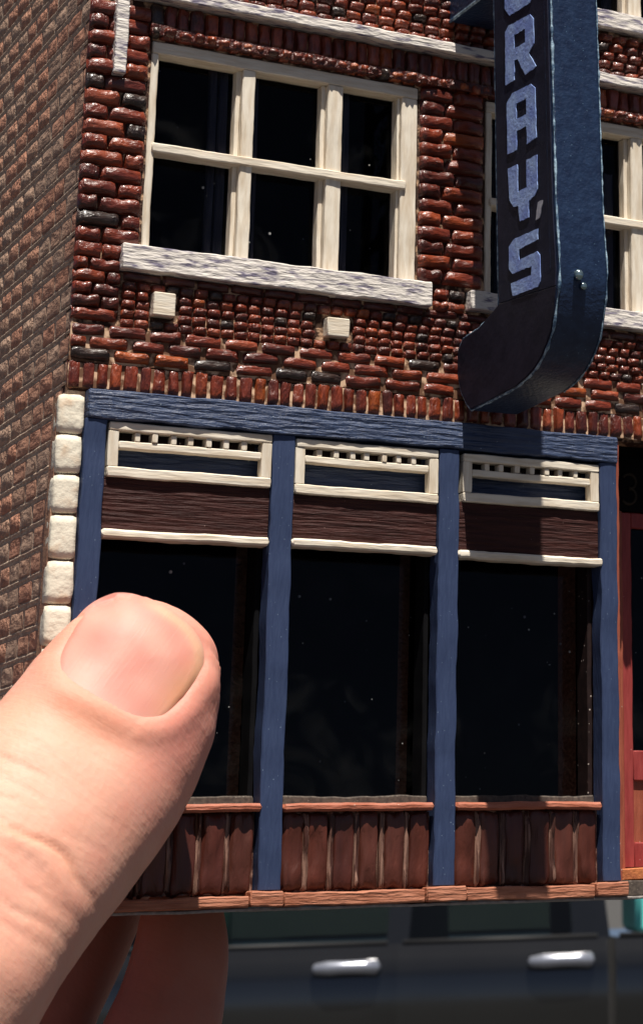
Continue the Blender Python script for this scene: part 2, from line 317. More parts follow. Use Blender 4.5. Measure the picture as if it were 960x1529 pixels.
# pier between the windows
z = 71.2; i = 0
while z < 95.6:
    xm = 42.2 + (0.8 if i % 2 else -0.7) + rnd.uniform(-.3, .3)
    add_brick('long', (38.3+xm)/2, z+.85, xm-38.3-.02, 1.88, p=0.9); add_brick('long', (xm+47.0)/2, z+.85, 47.0-xm-.02, 1.88, p=0.9)
    z += 1.79; i += 1
# between sills and above left sill end pier
row('long', 40.4, 44.6, 69.9, 1.5, 2.1, p=.85); row('long', 40.4, 44.6, 68.4, 1.4, 2.1, p=.85)
row('long', 81.2, XR, 72, 1.8, 2.6)
# flat arch of soldiers under the white band: long bodies, with proud lower ends
row('soldier', 4.2, XR, 98.9, 3.0, 1.62, jit=0.2, gap=0.12, p=0.8)
row('header', 4.2, XR, 96.75, 1.3, 1.62, jit=0.35, gap=0.2, p=1.5, c=None)
b = MB(); b.plank(4.2, XR, -.72, .28, 96.2, 97.5, ch=.1, j=.1, seed=3); b.build('lintel_shade_strip', M_brick[4], front)  # strip added behind the brick ends so its shadow covers the frame top
# header rows above the band
zz = 102.6; i = 0
while zz < ZT-0.4:
    hl = [(47.0, 81.2, 108.2, ZT)]
    row('header', 1.9 if zz > 101 else 1.9, XR, zz, 1.2, 2.05, jit=0.12, gap=0.14, holes=hl, p=0.85)
    row('long', XL, 1.5, zz, 1.2, 2.6, p=.85, shift=(i % 2)*1.1)
    zz += 1.22; i += 1
kinds = {'long': ('brick', st_mesh, 170), 'header': ('header_brick', hd_mesh, 300), 'soldier': ('soldier_brick', so_mesh, 110)}
front_rest = MB()
for kd, (nm, meshes, lim) in kinds.items():
    items = [t for t in front_bricks if t[0] == kd]
    # those the photograph shows (inside the frame, not behind the sign) come first
    def seen(t):
        x, z = t[1], t[2]
        vis = z < 101 + 0.19*max(0, x-5) + 1 and x < 72
        return (not vis, rnd.random()*0 + x*0.01)
    items.sort(key=seen)
    for n, (_, x, z, w, h, p, c, yb) in enumerate(items):
        if n < lim:
            o = link(nm, meshes[rnd.randrange(NV)][c], front, (x*S, yb*S, z*S)); o.scale = (w, p, h)
            o.rotation_euler = (rnd.uniform(-.12, .12), rnd.uniform(-.045, .045), rnd.uniform(-.05, .05))
        else:
            vs, fs = dome(60+n % 9, nx=4, nz=4); front_rest.add([(x+a*w, yb+b_*p, z+cc*h) for a, b_, cc in vs], fs, c)
if front_rest.v:
    tag(front_rest.build('brick_courses', M_brick, front, smooth=True), kind='stuff')

# side wall -------------------------------------------------------------------
b = MB(); b.box(XL+0.3, XL+2.6, 2.9, YB, 0, ZT); b.box(XL+0.3, XL+2.85, 0.35, 2.9, 0, 54.0); side = b.build('side_wall', M_side_mortar, bld)
def slab(seed):
    r = random.Random(seed); vs = []; fs = []; nx, nz = 4, 3
    for i in range(nx+1):
        for k in range(nz+1):
            u = -1+2*i/nx; v = -1+2*k/nz; e = abs(u) == 1 or abs(v) == 1
            n = noise.noise(Vector((u*1.3+seed*3.7, v*1.3, seed)))
            h = -0.3 if e else 0.75 + 0.35*n - 0.2*v
            vs.append((-h, math.copysign(abs(u)**.3, u)*.5 + .03*n, math.copysign(abs(v)**.3, v)*.5+.03*n))
    for i in range(nx):
        for k in range(nz):
            a = i*(nz+1)+k; fs.append((a, a+nz+1, a+nz+2, a+1))
    return vs, fs
sb_mesh = []
for sgn in range(6):
    rowm = []
    for m in M_side:
        vs, fs = slab(sgn); me = bpy.data.meshes.new('side_brick_shape'); me.from_pydata([(x*S, y*S, z*S) for x, y, z in vs], [], fs); me.materials.append(m)
        for p in me.polygons: p.use_smooth = True
        rowm.append(me)
    sb_mesh.append(rowm)
sb = []; z = 0.8; i = 0
while z < ZT:
    y = 0.1 - (i % 2)*2.3 if z > 54 else 1.2 - (i % 2)*1.5
    while y < YB:
        L_ = 4.8*rnd.uniform(.8, 1.15); y0 = max(y, 0.12 if z > 54 else 2.2)
        if y+L_-y0 > 1: sb.append(((y0+y+L_)/2, z+1.4, y+L_-y0-.22, 2.35, rnd.uniform(.10, .24)))
        y += L_
    z += 2.85; i += 1
def side_seen(t):
    lim = 21 + (t[1]-33)*0.26
    return (not (t[0] < lim + 3 and t[1] > 24 and t[1] < 117), t[0])
sb.sort(key=side_seen); rest = MB()
for n, (y, zc, l, h, p) in enumerate(sb):
    c = rnd.randrange(4)
    if n < 128:
        o = link('brick', sb_mesh[rnd.randrange(6)][c], side, ((XL+.3)*S, y*S, zc*S)); o.scale = (p, l, h)
    else:
        vs, fs = slab(n % 7); rest.add([(XL+.3+a*p, y+b_*l, zc+c_*h) for a, b_, c_ in vs], fs, c)
tag(rest.build('brick_courses', M_side, side, smooth=True), kind='stuff')
rg = MB(); z = 0.9
while z < ZT:
    y = .2 if z > 54 else 2.2; prev = None; vs = []; fs = []; q = 0
    while y < YB:
        n1 = noise.noise(Vector((y*.35, z, 1))); n2 = noise.noise(Vector((y*1.3, z, 5)))
        zc = z + .07*n1; hh = .12+.10*n2; pr = .10+.06*n2
        vs += [(XL+.3, y, zc-hh-.1), (XL+.3-pr, y, zc-hh*.5), (XL+.3-pr*1.1, y, zc+hh*.5), (XL+.3, y, zc+hh+.1)]
        if q: o_ = 4*q; fs += [(o_-4+j, o_+j, o_+j+1, o_-3+j) for j in range(3)]
        q += 1; y += .5
    rg.add(vs, fs); z += 2.85
tag(rg.build('mortar_lines', M_side_mortar, side, smooth=True), kind='stuff')
# shell: right wall, back wall, roof board
b = MB(); b.box(XR-.02, XR+2, 0.3, YB, 0, ZT); b.build('right_wall', M_side[0], bld)
b = MB(); b.box(XL+.4, XR+2, YB, YB+2, 0, ZT); b.build('back_wall', M_side[1], bld)
b = MB(); b.box(XL+.2, XR+2.2, 0.2, YB+2.2, ZT, ZT+1.5); b.build('roof_board', M_card, bld)
b = MB(); b.box(XL+2.9, XR-.1, 2.95, YB-.1, 56.5, 57.5); b.build('floor_board', M_black, bld)
# quoin stones beside the shopfront
stone_z = [53.45, 49.05, 44.7, 40.4, 35.6, 30.9, 26.5, 22.1, 17.8, 13.5, 9.2, 4.9, 0.6]
bed = MB(); bed.plank(-3.3, -0.45, 0.0, 2.0, 0.5, 53.3, j=.05); bed.build('stone_bed', M_stone_side, bld)
for i in range(len(stone_z)-1):
    zt, zb = stone_z[i]-.05, stone_z[i+1]+.08
    bm = bmesh.new(); bmesh.ops.create_cube(bm, size=1); bmesh.ops.subdivide_edges(bm, edges=bm.edges, cuts=4, use_grid_fill=True)
    for v in bm.verts:
        q = v.co.copy(); n6 = (abs(q.x*2)**9+abs(q.y*2)**9+abs(q.z*2)**9)**(1/9); q /= max(n6, 1e-6)/max(abs(q.x*2), abs(q.y*2), abs(q.z*2), 1e-6)
        nn = noise.noise_vector(q*2.2+Vector((i*5, 0, 0)))*0.045
        v.co = Vector(((q.x+nn.x)*2.75-2.0+0.05, (q.y+nn.y)*2.2+0.35, (q.z+nn.z*.6)*(zt-zb)+(zt+zb)/2))*S
    me = bpy.data.meshes.new('quoin_stone'); bm.to_mesh(me); bm.free(); me.materials.append(M_stone)
    for p in me.polygons: p.use_smooth = True
    link('quoin_stone', me, bld)
# white strip and band
plank('white_strip', bld, M_sill, 0.12, 1.55, -1.3, 0.2, 90.7, ZT, j=.07, seed=2)
def long_band(name, z0, z1, x0, x1, y0, seed, m=M_sill, j=.09):
    return plank(name, bld, m, x0, x1, y0, 0.6, z0, z1, ch=.15, j=j, seed=seed)
long_band('string_course', 100.45, 101.85, 2.2, XR, -1.95, 4)
for k, (x0, x1, z0, z1) in enumerate(blocks):
    bb = MB(); bb.plank(x0, x1, -1.05, 0.9, z0, z1, ch=.1, j=.04, step=.6, seed=k); bb.build('cream_block', M_cream, bld)
# upper windows ------------------------------------------------------------------
def window(x0, x1, z0, z1, mulls, bars, curtains, sill, seed):
    root = bpy.data.objects.new('window', None); scene.collection.objects.link(root); root.parent = bld
    yf = 0.2
    plank('frame', root, M_cream, x0, x1, yf, 2.8, z1-1.5, z1, seed=seed)
    plank('frame', root, M_creamz, x0, x0+.85, yf+.02, 2.8, z0, z1-1.5, seed=seed+1)
    plank('frame', root, M_creamz, x1-2.1, x1, yf+.02, 2.8, z0, z1-1.5, seed=seed+2)
    plank('frame', root, M_creamz, x1-2.45, x1-2.12, yf+.6, 2.75, z0, z1-1.5, seed=seed+3, j=.03, ch=.05)
    for k, (a, c) in enumerate(mulls):
        plank('mullion', root, M_creamz, a, c, yf+.05, 2.8, z0, z1-1.5, seed=seed+5+k)
        plank('mullion_bead', root, M_creamz, a-.55, a-.02, yf+.9, 2.8, z0, z1-1.5, seed=seed+15+k, j=.03, ch=.06)
    for zb in bars:
        edges = [x0+.6] + [m for mm_ in mulls for m in mm_] + [x1-1.5]
        plank('glazing_bar', root, M_cream, x0+.5, x1-1.5, yf-.28, 2.3, zb-.55, zb+.5, seed=seed+9, j=.05, step=.7)
    g = MB()
    xs = [x0+.8] + [v for m in mulls for v in m] + [x1-2.1]
    zs = [z0] + bars + [z1-1.4]
    for i in range(0, len(xs), 2):
        for k in range(len(zs)-1):
            pn = MB(); pn.box(xs[i]-.1, xs[i+1]+.1, 2.35, 2.5, zs[k]-.02, zs[k+1]-.04); pn.build('pane', M_glass, root)
    for (cx0, cx1) in curtains:
        cm = MB(); n = 24; vs = []; fs = []
        for i in range(n+1):
            x = cx0+(cx1-cx0)*i/n; yy = 3.5 + 0.5*math.sin(i*1.3)+.2*math.sin(i*2.9)
            for zz_ in (z0-.5, (z0+z1)/2, z1-6 if seed % 2 else z1-1): vs.append((x+.3*math.sin(zz_), yy, zz_))
        for i in range(n):
            for k in range(2): fs.append((i*3+k, i*3+k+1, i*3+k+4, i*3+k+3))
        cm.add(vs, fs); cm.build('curtain', M_curtain, root, smooth=True)
    bk = MB(); bk.box(x0+.2, x1-.2, 8.0, 8.6, z0, z1); bk.box(x0-.6, x0, 2.95, 8, z0-.5, z1+.5); bk.box(x1, x1+.6, 2.95, 8, z0-.5, z1+.5); bk.box(x0, x1, 2.95, 7.9, z0-.9, z0-.1); bk.box(x0, x1, 2.95, 7.9, z1+.1, z1+.9)
    bk.build('dark_lining', M_black, root)
    return root
window(4.8, 38.05, 70.95, 95.85, [(15.8, 17.3), (26.4, 28.3)], [82.95], [(12.6, 13.4), (13.8, 14.7), (17.6, 18.5), (29.0, 30.0)], None, 20)
window(47.3, 80.9, 70.7, 95.85, [(57.6, 59.2), (68.1, 69.9)], [82.6], [(64.8, 66.6), (50, 52)], None, 41)
window(47.3, 80.9, 111.0, ZT-.1, [(57.6, 59.2), (68.1, 70.0)], [], [(65.8, 67)], None, 61)
plank('window_sill', bld, M_sill, 2.35, 39.75, -1.25, 2.2, 67.95, 70.88, ch=.12, j=.1, seed=31)
plank('window_sill', bld, M_sill, 44.8, 83.5, -1.25, 2.2, 68.25, 70.62, ch=.12, j=.1, seed=32)
plank('window_sill', bld, M_sill, 44.8, 83.5, -1.25, 2.2, 108.55, 110.95, ch=.12, j=.1, seed=33)

# shopfront -----------------------------------------------------------------------
shop = bpy.data.objects.new('shopfront', None); scene.collection.objects.link(shop); shop.parent = bld
plank('header_board', shop, M_blueh, -0.36, 65.0, -1.25, 1.4, 50.95, 54.15, ch=.15, j=.10, seed=50)
for k, (xa, xb) in enumerate(((-0.45, 1.92), (20.72, 23.32), (41.15, 43.7), (62.6, 64.95))):
    plank('pilaster', shop, M_blue, xa, xb, -0.95, 1.4, 1.62, 50.93, ch=.12, j=.10, seed=60+k, step=1.2)
bays = [(1.95, 20.68), (23.36, 41.1), (43.76, 62.55)]
tr = [(2.15, 20.62, 50.75, 44.75), (23.42, 41.05, 50.6, 44.35), (44.25, 62.5, 50.6, 44.85)]
for k, ((bx0, bx1), (x0, x1, z1, z0)) in enumerate(zip(bays, tr)):
    t = bpy.data.objects.new('transom_frame', None); scene.collection.objects.link(t); t.parent = shop
    yf = -0.85
    plank('rail', t, M_cream, x0, x1, yf-.05, .6, z1-.95, z1, seed=70+k)
    plank('rail', t, M_cream, x0, x1, yf-.1, .6, z0, z0+1.1, seed=80+k)
    plank('stile', t, M_creamz, x0, x0+1.15, yf, .6, z0+1.12, z1-.97, seed=90+k, ch=.08, j=.04)
    plank('stile', t, M_creamz, x1-1.15, x1, yf, .6, z0+1.12, z1-.97, seed=95+k, ch=.08, j=.04)
    plank('middle_rail', t, M_cream, x0+1.17, x1-1.17, yf+.15, .6, 47.95, 48.75, seed=75+k, ch=.1, j=.05)
    n = 8; wdt = (x1-x0-2.34)
    for i in range(1, n):
        xc = x0+1.17+wdt*i/n + rnd.uniform(-.12, .12)
        plank('baluster', t, M_creamz, xc-.28-rnd.uniform(0, .1), xc+.28, yf+.28-rnd.uniform(0, .25), .55, 48.78, z1-.98, seed=100+i, ch=.06, j=.05, step=.4)
    bk = MB(); bk.box(bx0, bx1, 1.7, 2.1, z0+.2, 50.9); bk.build('backing_board', M_blueh, t)
    if k < 3:
        bk = MB(); bk.box(x0+1.2, x1-1.2, 1.5, 1.69, 48.6, z1-.5); bk.build('dark_strip', M_jamb, t)
    zb = (39.15, 39.3, 39.1)[k]
    plank('fascia_panel', shop, M_brown, bx0+.02, bx1-.02, -0.45, .9, zb, z0-.03, ch=.08, j=.05, seed=110+k)
    plank('cream_bead', shop, M_cream, bx0-.1 if k else bx0, bx1-.08 if k < 2 else bx1+.35, -1.15, .9, zb-.95, zb-.03, ch=.22, j=.08, seed=115+k)
    pn = MB(); pn.box(bx0+.02, bx1-.02, 4.0, 4.2, 10.5, zb+.5); pn.build('shop_pane', M_glass, shop)
    lp = MB(); lp.plank(bx0+.02, bx1-.02, 0.9, 3.9, 9.7, 11.45, ch=.15, j=.1, seed=k); lp.build('inner_lip', M_lip, shop)
    for sx in (bx0-.1, bx1-.55):
        plank('jamb', shop, M_jamb if k == 2 else M_black, sx, sx+.6, 1.42, 4.4, 9.8, zb, j=.04, seed=k)
    bk = MB(); bk.box(bx0-.5, bx1+.5, 11.0, 11.6, 2, 54); bk.box(bx0-.8, bx0-.4, 4.4, 11, 2, 54); bk.box(bx0-.8, bx1+.5, 4.4, 11, 9.5, 9.9)
    bk.box(bx0-.8, bx1+.5, 4.4, 11, 50, 50.5); bk.build('dark_lining', M_black, shop)
    plank('stall_rail', shop, M_rail, bx0-.05, bx1+(.25 if k == 0 else -.05), -1.2, .9, 9.75, 10.62, ch=.28, j=.08, seed=120+k)
    # stall riser: big upright slabs with pale ridges between
    n = 6; wd = (bx1-bx0)/n
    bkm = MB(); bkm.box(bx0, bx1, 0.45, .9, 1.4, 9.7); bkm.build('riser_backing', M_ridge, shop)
    for i in range(n):
        xa = bx0+wd*i+.10; xb = bx0+wd*(i+1)-rnd.uniform(.10, .35)
        me = dome_mesh('riser_slab', 200+k*10+i, M_lowp[rnd.randrange(3)], nx=8, nz=14, px=5, pz=12, lump=.22)
        o = link('riser_slab', me, shop, ((xa+xb)/2*S, .5*S, 5.6*S)); o.scale = (xb-xa, .95, 8.6)
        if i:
            me = dome_mesh('slab_ridge', 300+k*10+i, M_ridge, nx=5, nz=16, px=2.2, pz=14, lump=.45)
            o = link('slab_ridge', me, shop, ((xa-.12)*S, .48*S, 5.6*S)); o.scale = (.75+.2*rnd.random(), .85, 8.5)
for k, (xa, xb) in enumerate(((-0.9, 19.75), (23.5, 39.95), (44.9, 61.3))):
    plank('plinth_board', shop, M_base, xa, xb, -1.55, 1.2, -.05, 1.15+.2*(k > 0), ch=.15, j=.10, seed=130+k)
for k, (xa, xb) in enumerate(((-3.0, -1.0), (19.78, 23.45), (40.0, 44.85), (61.35, 65.6))):
    plank('plinth_block', shop, M_base, xa, xb, -1.75, 1.2, 0.0, 1.6, ch=.15, j=.08, seed=140+k, step=.6)
b = MB(); b.plank(-2.9, XR, -1.1, 3.6, -.42, -.1, ch=.08, j=.06, seed=7, step=1.0); b.build('base_card', M_card, bld)

# doorway at the right -----------------------------------------------------------------
door = bpy.data.objects.new('entrance_door', None); scene.collection.objects.link(door); door.parent = bld
plank('door_frame', door, M_redframe, 65.0, 65.7, -.1, 9.0, 1.65, 54.0, j=.06, seed=150, ch=.08)
plank('door_frame', door, M_redframe, 69.6, 71.2, 8.9, 10.6, 1.8, 47.0, j=.04, seed=151)
plank('door_leaf_stile', door, M_red, 71.25, 73.0, 9.8, 11.0, 3.2, 47, j=.04, seed=152)
plank('door_leaf_rail', door, M_red, 73.02, 83, 9.9, 11.0, 13.6, 17.2, seed=153)
plank('door_leaf_rail', door, M_red, 73.02, 83, 9.9, 11.0, 3.2, 6.2, seed=154)
plank('door_leaf_rail', door, M_red, 73.02, 83, 9.9, 11.0, 45, 47, seed=157)
b = MB(); b.box(73.02, 83, 10.4, 10.9, 6.2, 13.6); b.build('door_panel', M_redframe, door)
b = MB(); b.box(73.02, 83, 10.4, 10.6, 17.2, 45); b.build('door_pane', M_glass, door)
plank('threshold', door, M_orange, 69.0, 83, 7.4, 9.6, 1.7, 3.1, seed=155, j=.1)
plank('step', door, M_lip, 65.7, 83.5, 1.3, 9.6, -.08, 1.68, seed=156, j=.1)
b = MB(); b.box(69.6, 83, 9.4, 9.8, 47.1, 54.0); b.build('fanlight_board', M_black, door)
b = MB(); b.box(65.8, 69.6, 9.4, 11, 1.5, 54.0); b.build('reveal_board', M_redframe, door)
b = MB(); b.box(65.8, 83, 11.1, 11.5, 1.5, 54.0); b.build('dark_lining', M_black, door)
def stroke_digit(x, z, w, h):
    mb = MB(); pts = []
    for q in range(0, 13): a = math.radians(150-q*20); pts.append((x+w*.5+w*.5*math.cos(a), z+h*.75+h*.25*math.sin(a)))
    for q in range(0, 13): a = math.radians(90-q*20); pts.append((x+w*.45+w*.55*math.cos(a), z+h*.27+h*.27*math.sin(a)))
    mb.tube([(p[0], 9.35, p[1]) for p in pts], .22, 6); mb.build('house_number', M_digit, door, smooth=True)
stroke_digit(71.5, 48.0, 2.0, 3.9); stroke_digit(74.6, 48.0, 2.0, 3.9)

# ================================================================== THE BLADE SIGN
sign = bpy.data.objects.new('blade_sign', None); scene.collection.objects.link(sign)
SP = Vector((43.7, 0, 60.0)); sign.location = (SP.x*S, SP.y*S, H0+SP.z*S)
tag(sign, 'tall navy projecting sign with curved foot and pale blue letters, fixed across the brick front', 'sign')
TH = 6.25
prof = [(10.85, 65.9), (9.9, 104.9), (9.4, 126), (24.1, 126), (24.58, 99.6), (25.3, 75.0), (26.05, 67.0), (25.75, 64.6), (25.0, 62.2), (24.3, 60.2), (23.2, 58.9), (21.9, 57.7),
        (20.4, 56.8), (18.6, 56.15), (15.4, 55.5), (9.0, 55.25), (3.8, 55.1), (2.4, 56.2), (1.2, 57.6), (0.45, 59.2), (0.12, 61.2), (0.25, 63.1), (1.6, 64.35), (6.0, 64.7)]
def local(p): return (p[0]-SP.x, p[1]-SP.y, p[2]-SP.z)
b = MB(); b.prism(prof, 0, TH, lambda d, z, t: local((43.7+t, -d, z)))
body = soft(b.build('sign_body', M_signblue, sign), .35, 3)
# dark face plates, inset a little from the edge
def inset(poly, dd):
    n = len(poly); out = []; area = sum(poly[i][0]*poly[(i+1) % n][1]-poly[(i+1) % n][0]*poly[i][1] for i in range(n)); sg = 1 if area > 0 else -1
    for i in range(n):
        p0, p1, p2 = Vector(poly[i-1]), Vector(poly[i]), Vector(poly[(i+1) % n]); e1 = (p1-p0).normalized(); e2 = (p2-p1).normalized()
        n1 = Vector((-e1.y, e1.x))*sg; n2 = Vector((-e2.y, e2.x))*sg; m = (n1+n2); m = m/max(m.length_squared, .3)*2*0.5*1
        out.append(tuple(p1+m*dd*1.0))
    return out
ins = inset(prof, .42)
zc = 66.0
up = [(11.4, 66.35), (10.32, 104.9), (9.85, 125.6), (23.6, 125.6), (24.1, 99.6), (24.8, 75.0), (25.45, 67.2), (25.35, 65.15)]
lo = [(11.35, 66.2), (25.3, 65.0)] + [p for p in ins[8:]]
for nm, poly, m in (('letter_panel', up, M_signface), ('foot_panel', lo, M_signfoot)):
    b = MB(); b.prism(poly, -.14, .02, lambda d, z, t: local((43.7+t, -d, z))); b.build(nm, m, sign)
    b = MB(); b.prism(poly, TH-.02, TH+.14, lambda d, z, t: local((43.7+t, -d, z))); b.build(nm, m, sign)
# worn pale paint along the edges
def edge_line(pts, r=.13, off=0.0, name='worn_edge'):
    path = []
    for a, c in zip(pts[:-1], pts[1:]):
        n = max(1, int(math.dist(a, c)/.5))
        for i in range(n): path.append((a[0]+(c[0]-a[0])*i/n, a[1]+(c[1]-a[1])*i/n))
    path.append(pts[-1])
    P = []; R = []
    for i, (d, z) in enumerate(path):
        nn = noise.noise(Vector((d*.9, z*.9, off*7))); P.append(local((43.7+off+.05*nn, -d-.04*nn, z))); R.append(max(.03, r*(.8+1.1*nn)))
    b = MB(); b.tube(P, R, 6); return b.build(name, M_wear, sign, smooth=True)
front_edge = [p for p in prof[3:17]]
edge_line(front_edge, .17, 0.12); edge_line(front_edge[:12], .10, TH-.1); edge_line(prof[16:]+[prof[0]], .15, 0.08); edge_line(prof[:3], .12, 0.08)
# raised inner line near the outer edge of the face
edge_line([(23.0, 125), (23.3, 99), (23.9, 75), (24.3, 67)], .04, -.12, 'inner_line').data.materials[0] = M_signblue
LET = {
 'S': [(21.37, 72.75), (21.37, 71.49), (16.69, 71.5), (16.7, 70.22), (21.22, 70.1), (21.89, 69.5), (21.9, 66.4), (21.23, 65.95), (14.99, 66.3), (14.6, 67.92), (19.68, 67.7), (19.83, 68.76), (14.96, 68.98), (14.15, 69.81), (14.13, 72.47), (15.4, 73.05)],
 'Y': [(13.93, 82.02), (16.45, 81.9), (16.5, 78.53), (18.7, 78.46), (18.68, 81.75), (21.35, 81.62), (21.36, 77.48), (20.58, 76.87), (19.18, 76.65), (19.19, 74.7), (16.89, 74.8), (16.65, 76.75), (15.37, 77.02), (14.39, 77.98)],
 'A': [(13.9, 83.87), (13.74, 90.3), (15.2, 91.1), (19.9, 90.75), (21.05, 89.9), (21.24, 83.74), (18.86, 83.65), (18.85, 85.92), (16.25, 86.05), (16.27, 83.7)],
 'R': [(13.44, 92.7), (13.45, 99.5), (14.3, 100.0), (19.9, 99.5), (20.75, 98.7), (20.8, 95.5), (19.5, 94.75), (21.3, 92.45), (18.6, 92.35), (16.6, 95.0), (15.75, 95.0), (15.75, 92.65)],
 'G': [(13.25, 108.1), (13.3, 102.6), (14.6, 101.2), (19.9, 101.0), (20.8, 102.0), (20.8, 105.2), (17.9, 105.3), (17.9, 104.0), (18.6, 103.95), (18.6, 102.7), (15.7, 102.8), (15.7, 107.0), (20.7, 106.8), (20.7, 108.3), (19.9, 109.0), (14.2, 109.2)],
 "apostrophe": [(21.5, 75.9), (22.7, 75.8), (21.9, 73.9), (20.9, 73.9)]}
HOLE = {'A': [(16.2, 87.5), (16.2, 89.5), (18.83, 89.35), (18.84, 87.35)], 'R': [(15.75, 96.6), (15.75, 98.3), (18.6, 98.15), (18.6, 96.4)]}
def jag(poly, k):
    out = []
    for i in range(len(poly)):
        a, c = poly[i], poly[(i+1) % len(poly)]; n = max(1, int(math.dist(a, c)/.45))
        for q in range(n):
            u = q/n; d = a[0]+(c[0]-a[0])*u; z = a[1]+(c[1]-a[1])*u
            nv = noise.noise_vector(Vector((d*1.6, z*1.6, k)))*.13; out.append((d+nv.x, z+nv.y))
    return out
for k, (nm, poly) in enumerate(LET.items()):
    bm = bmesh.new(); loops = [jag(poly, k)]
    if nm in HOLE: loops.append(jag(HOLE[nm], k+9))
    edges = []
    for lp in loops:
        vs = [bm.verts.new([c*S for c in local((43.7-.22, -d, z))]) for d, z in lp]
        edges += [bm.edges.new((vs[i], vs[(i+1) % len(vs)])) for i in range(len(vs))]
    bmesh.ops.triangle_fill(bm, edges=edges, use_beauty=True)
    ext = bmesh.ops.extrude_face_region(bm, geom=list(bm.faces))
    for v in [g for g in ext['geom'] if isinstance(g, bmesh.types.BMVert)]: v.co.x += .12*S
    bmesh.ops.recalc_face_normals(bm, faces=bm.faces)
    me = bpy.data.meshes.new('letter'); bm.to_mesh(me); bm.free(); me.materials.append(M_apos if nm == 'apostrophe' else M_letter)
    link('apostrophe' if nm == 'apostrophe' else 'letter', me, sign)
def ball(name, parent, m, c, r, seg=14, sc=(1, 1, 1)):
    bm = bmesh.new(); bmesh.ops.create_uvsphere(bm, u_segments=seg, v_segments=seg//2+2, radius=r*S)
    for v in bm.verts: v.co = Vector((v.co.x*sc[0]+c[0]*S, v.co.y*sc[1]+c[1]*S, v.co.z*sc[2]+c[2]*S))
    me = bpy.data.meshes.new(name); bm.to_mesh(me); bm.free(); me.materials.append(m)
    for p in me.polygons: p.use_smooth = True
    return link(name, me, parent)
ball('rivet', sign, M_rivet, local((46.0, -26.35, 66.35)), .62, sc=(.9, .8, 1))
ball('rivet_cap', sign, M_rivet, local((46.75, -26.1, 65.2)), .42, sc=(1, .6, 1))
# upper bracket back to the wall
b = MB(); b.plank(*[v for p in ((42.3-SP.x, 48.3-SP.x), (-9.9, -.2), (105.2-SP.z, 112-SP.z)) for v in p], ch=.2, j=.05, seed=9)
b.build('wall_bracket', M_signblue, sign)
edge = MB(); edge.tube([local((42.3, -.6-.5*i, 105.2)) for i in range(18)], .22, 6); edge.build('worn_edge', M_wear, sign, smooth=True)
sign.rotation_euler = (math.radians(0.0), math.radians(-0.6), 0)

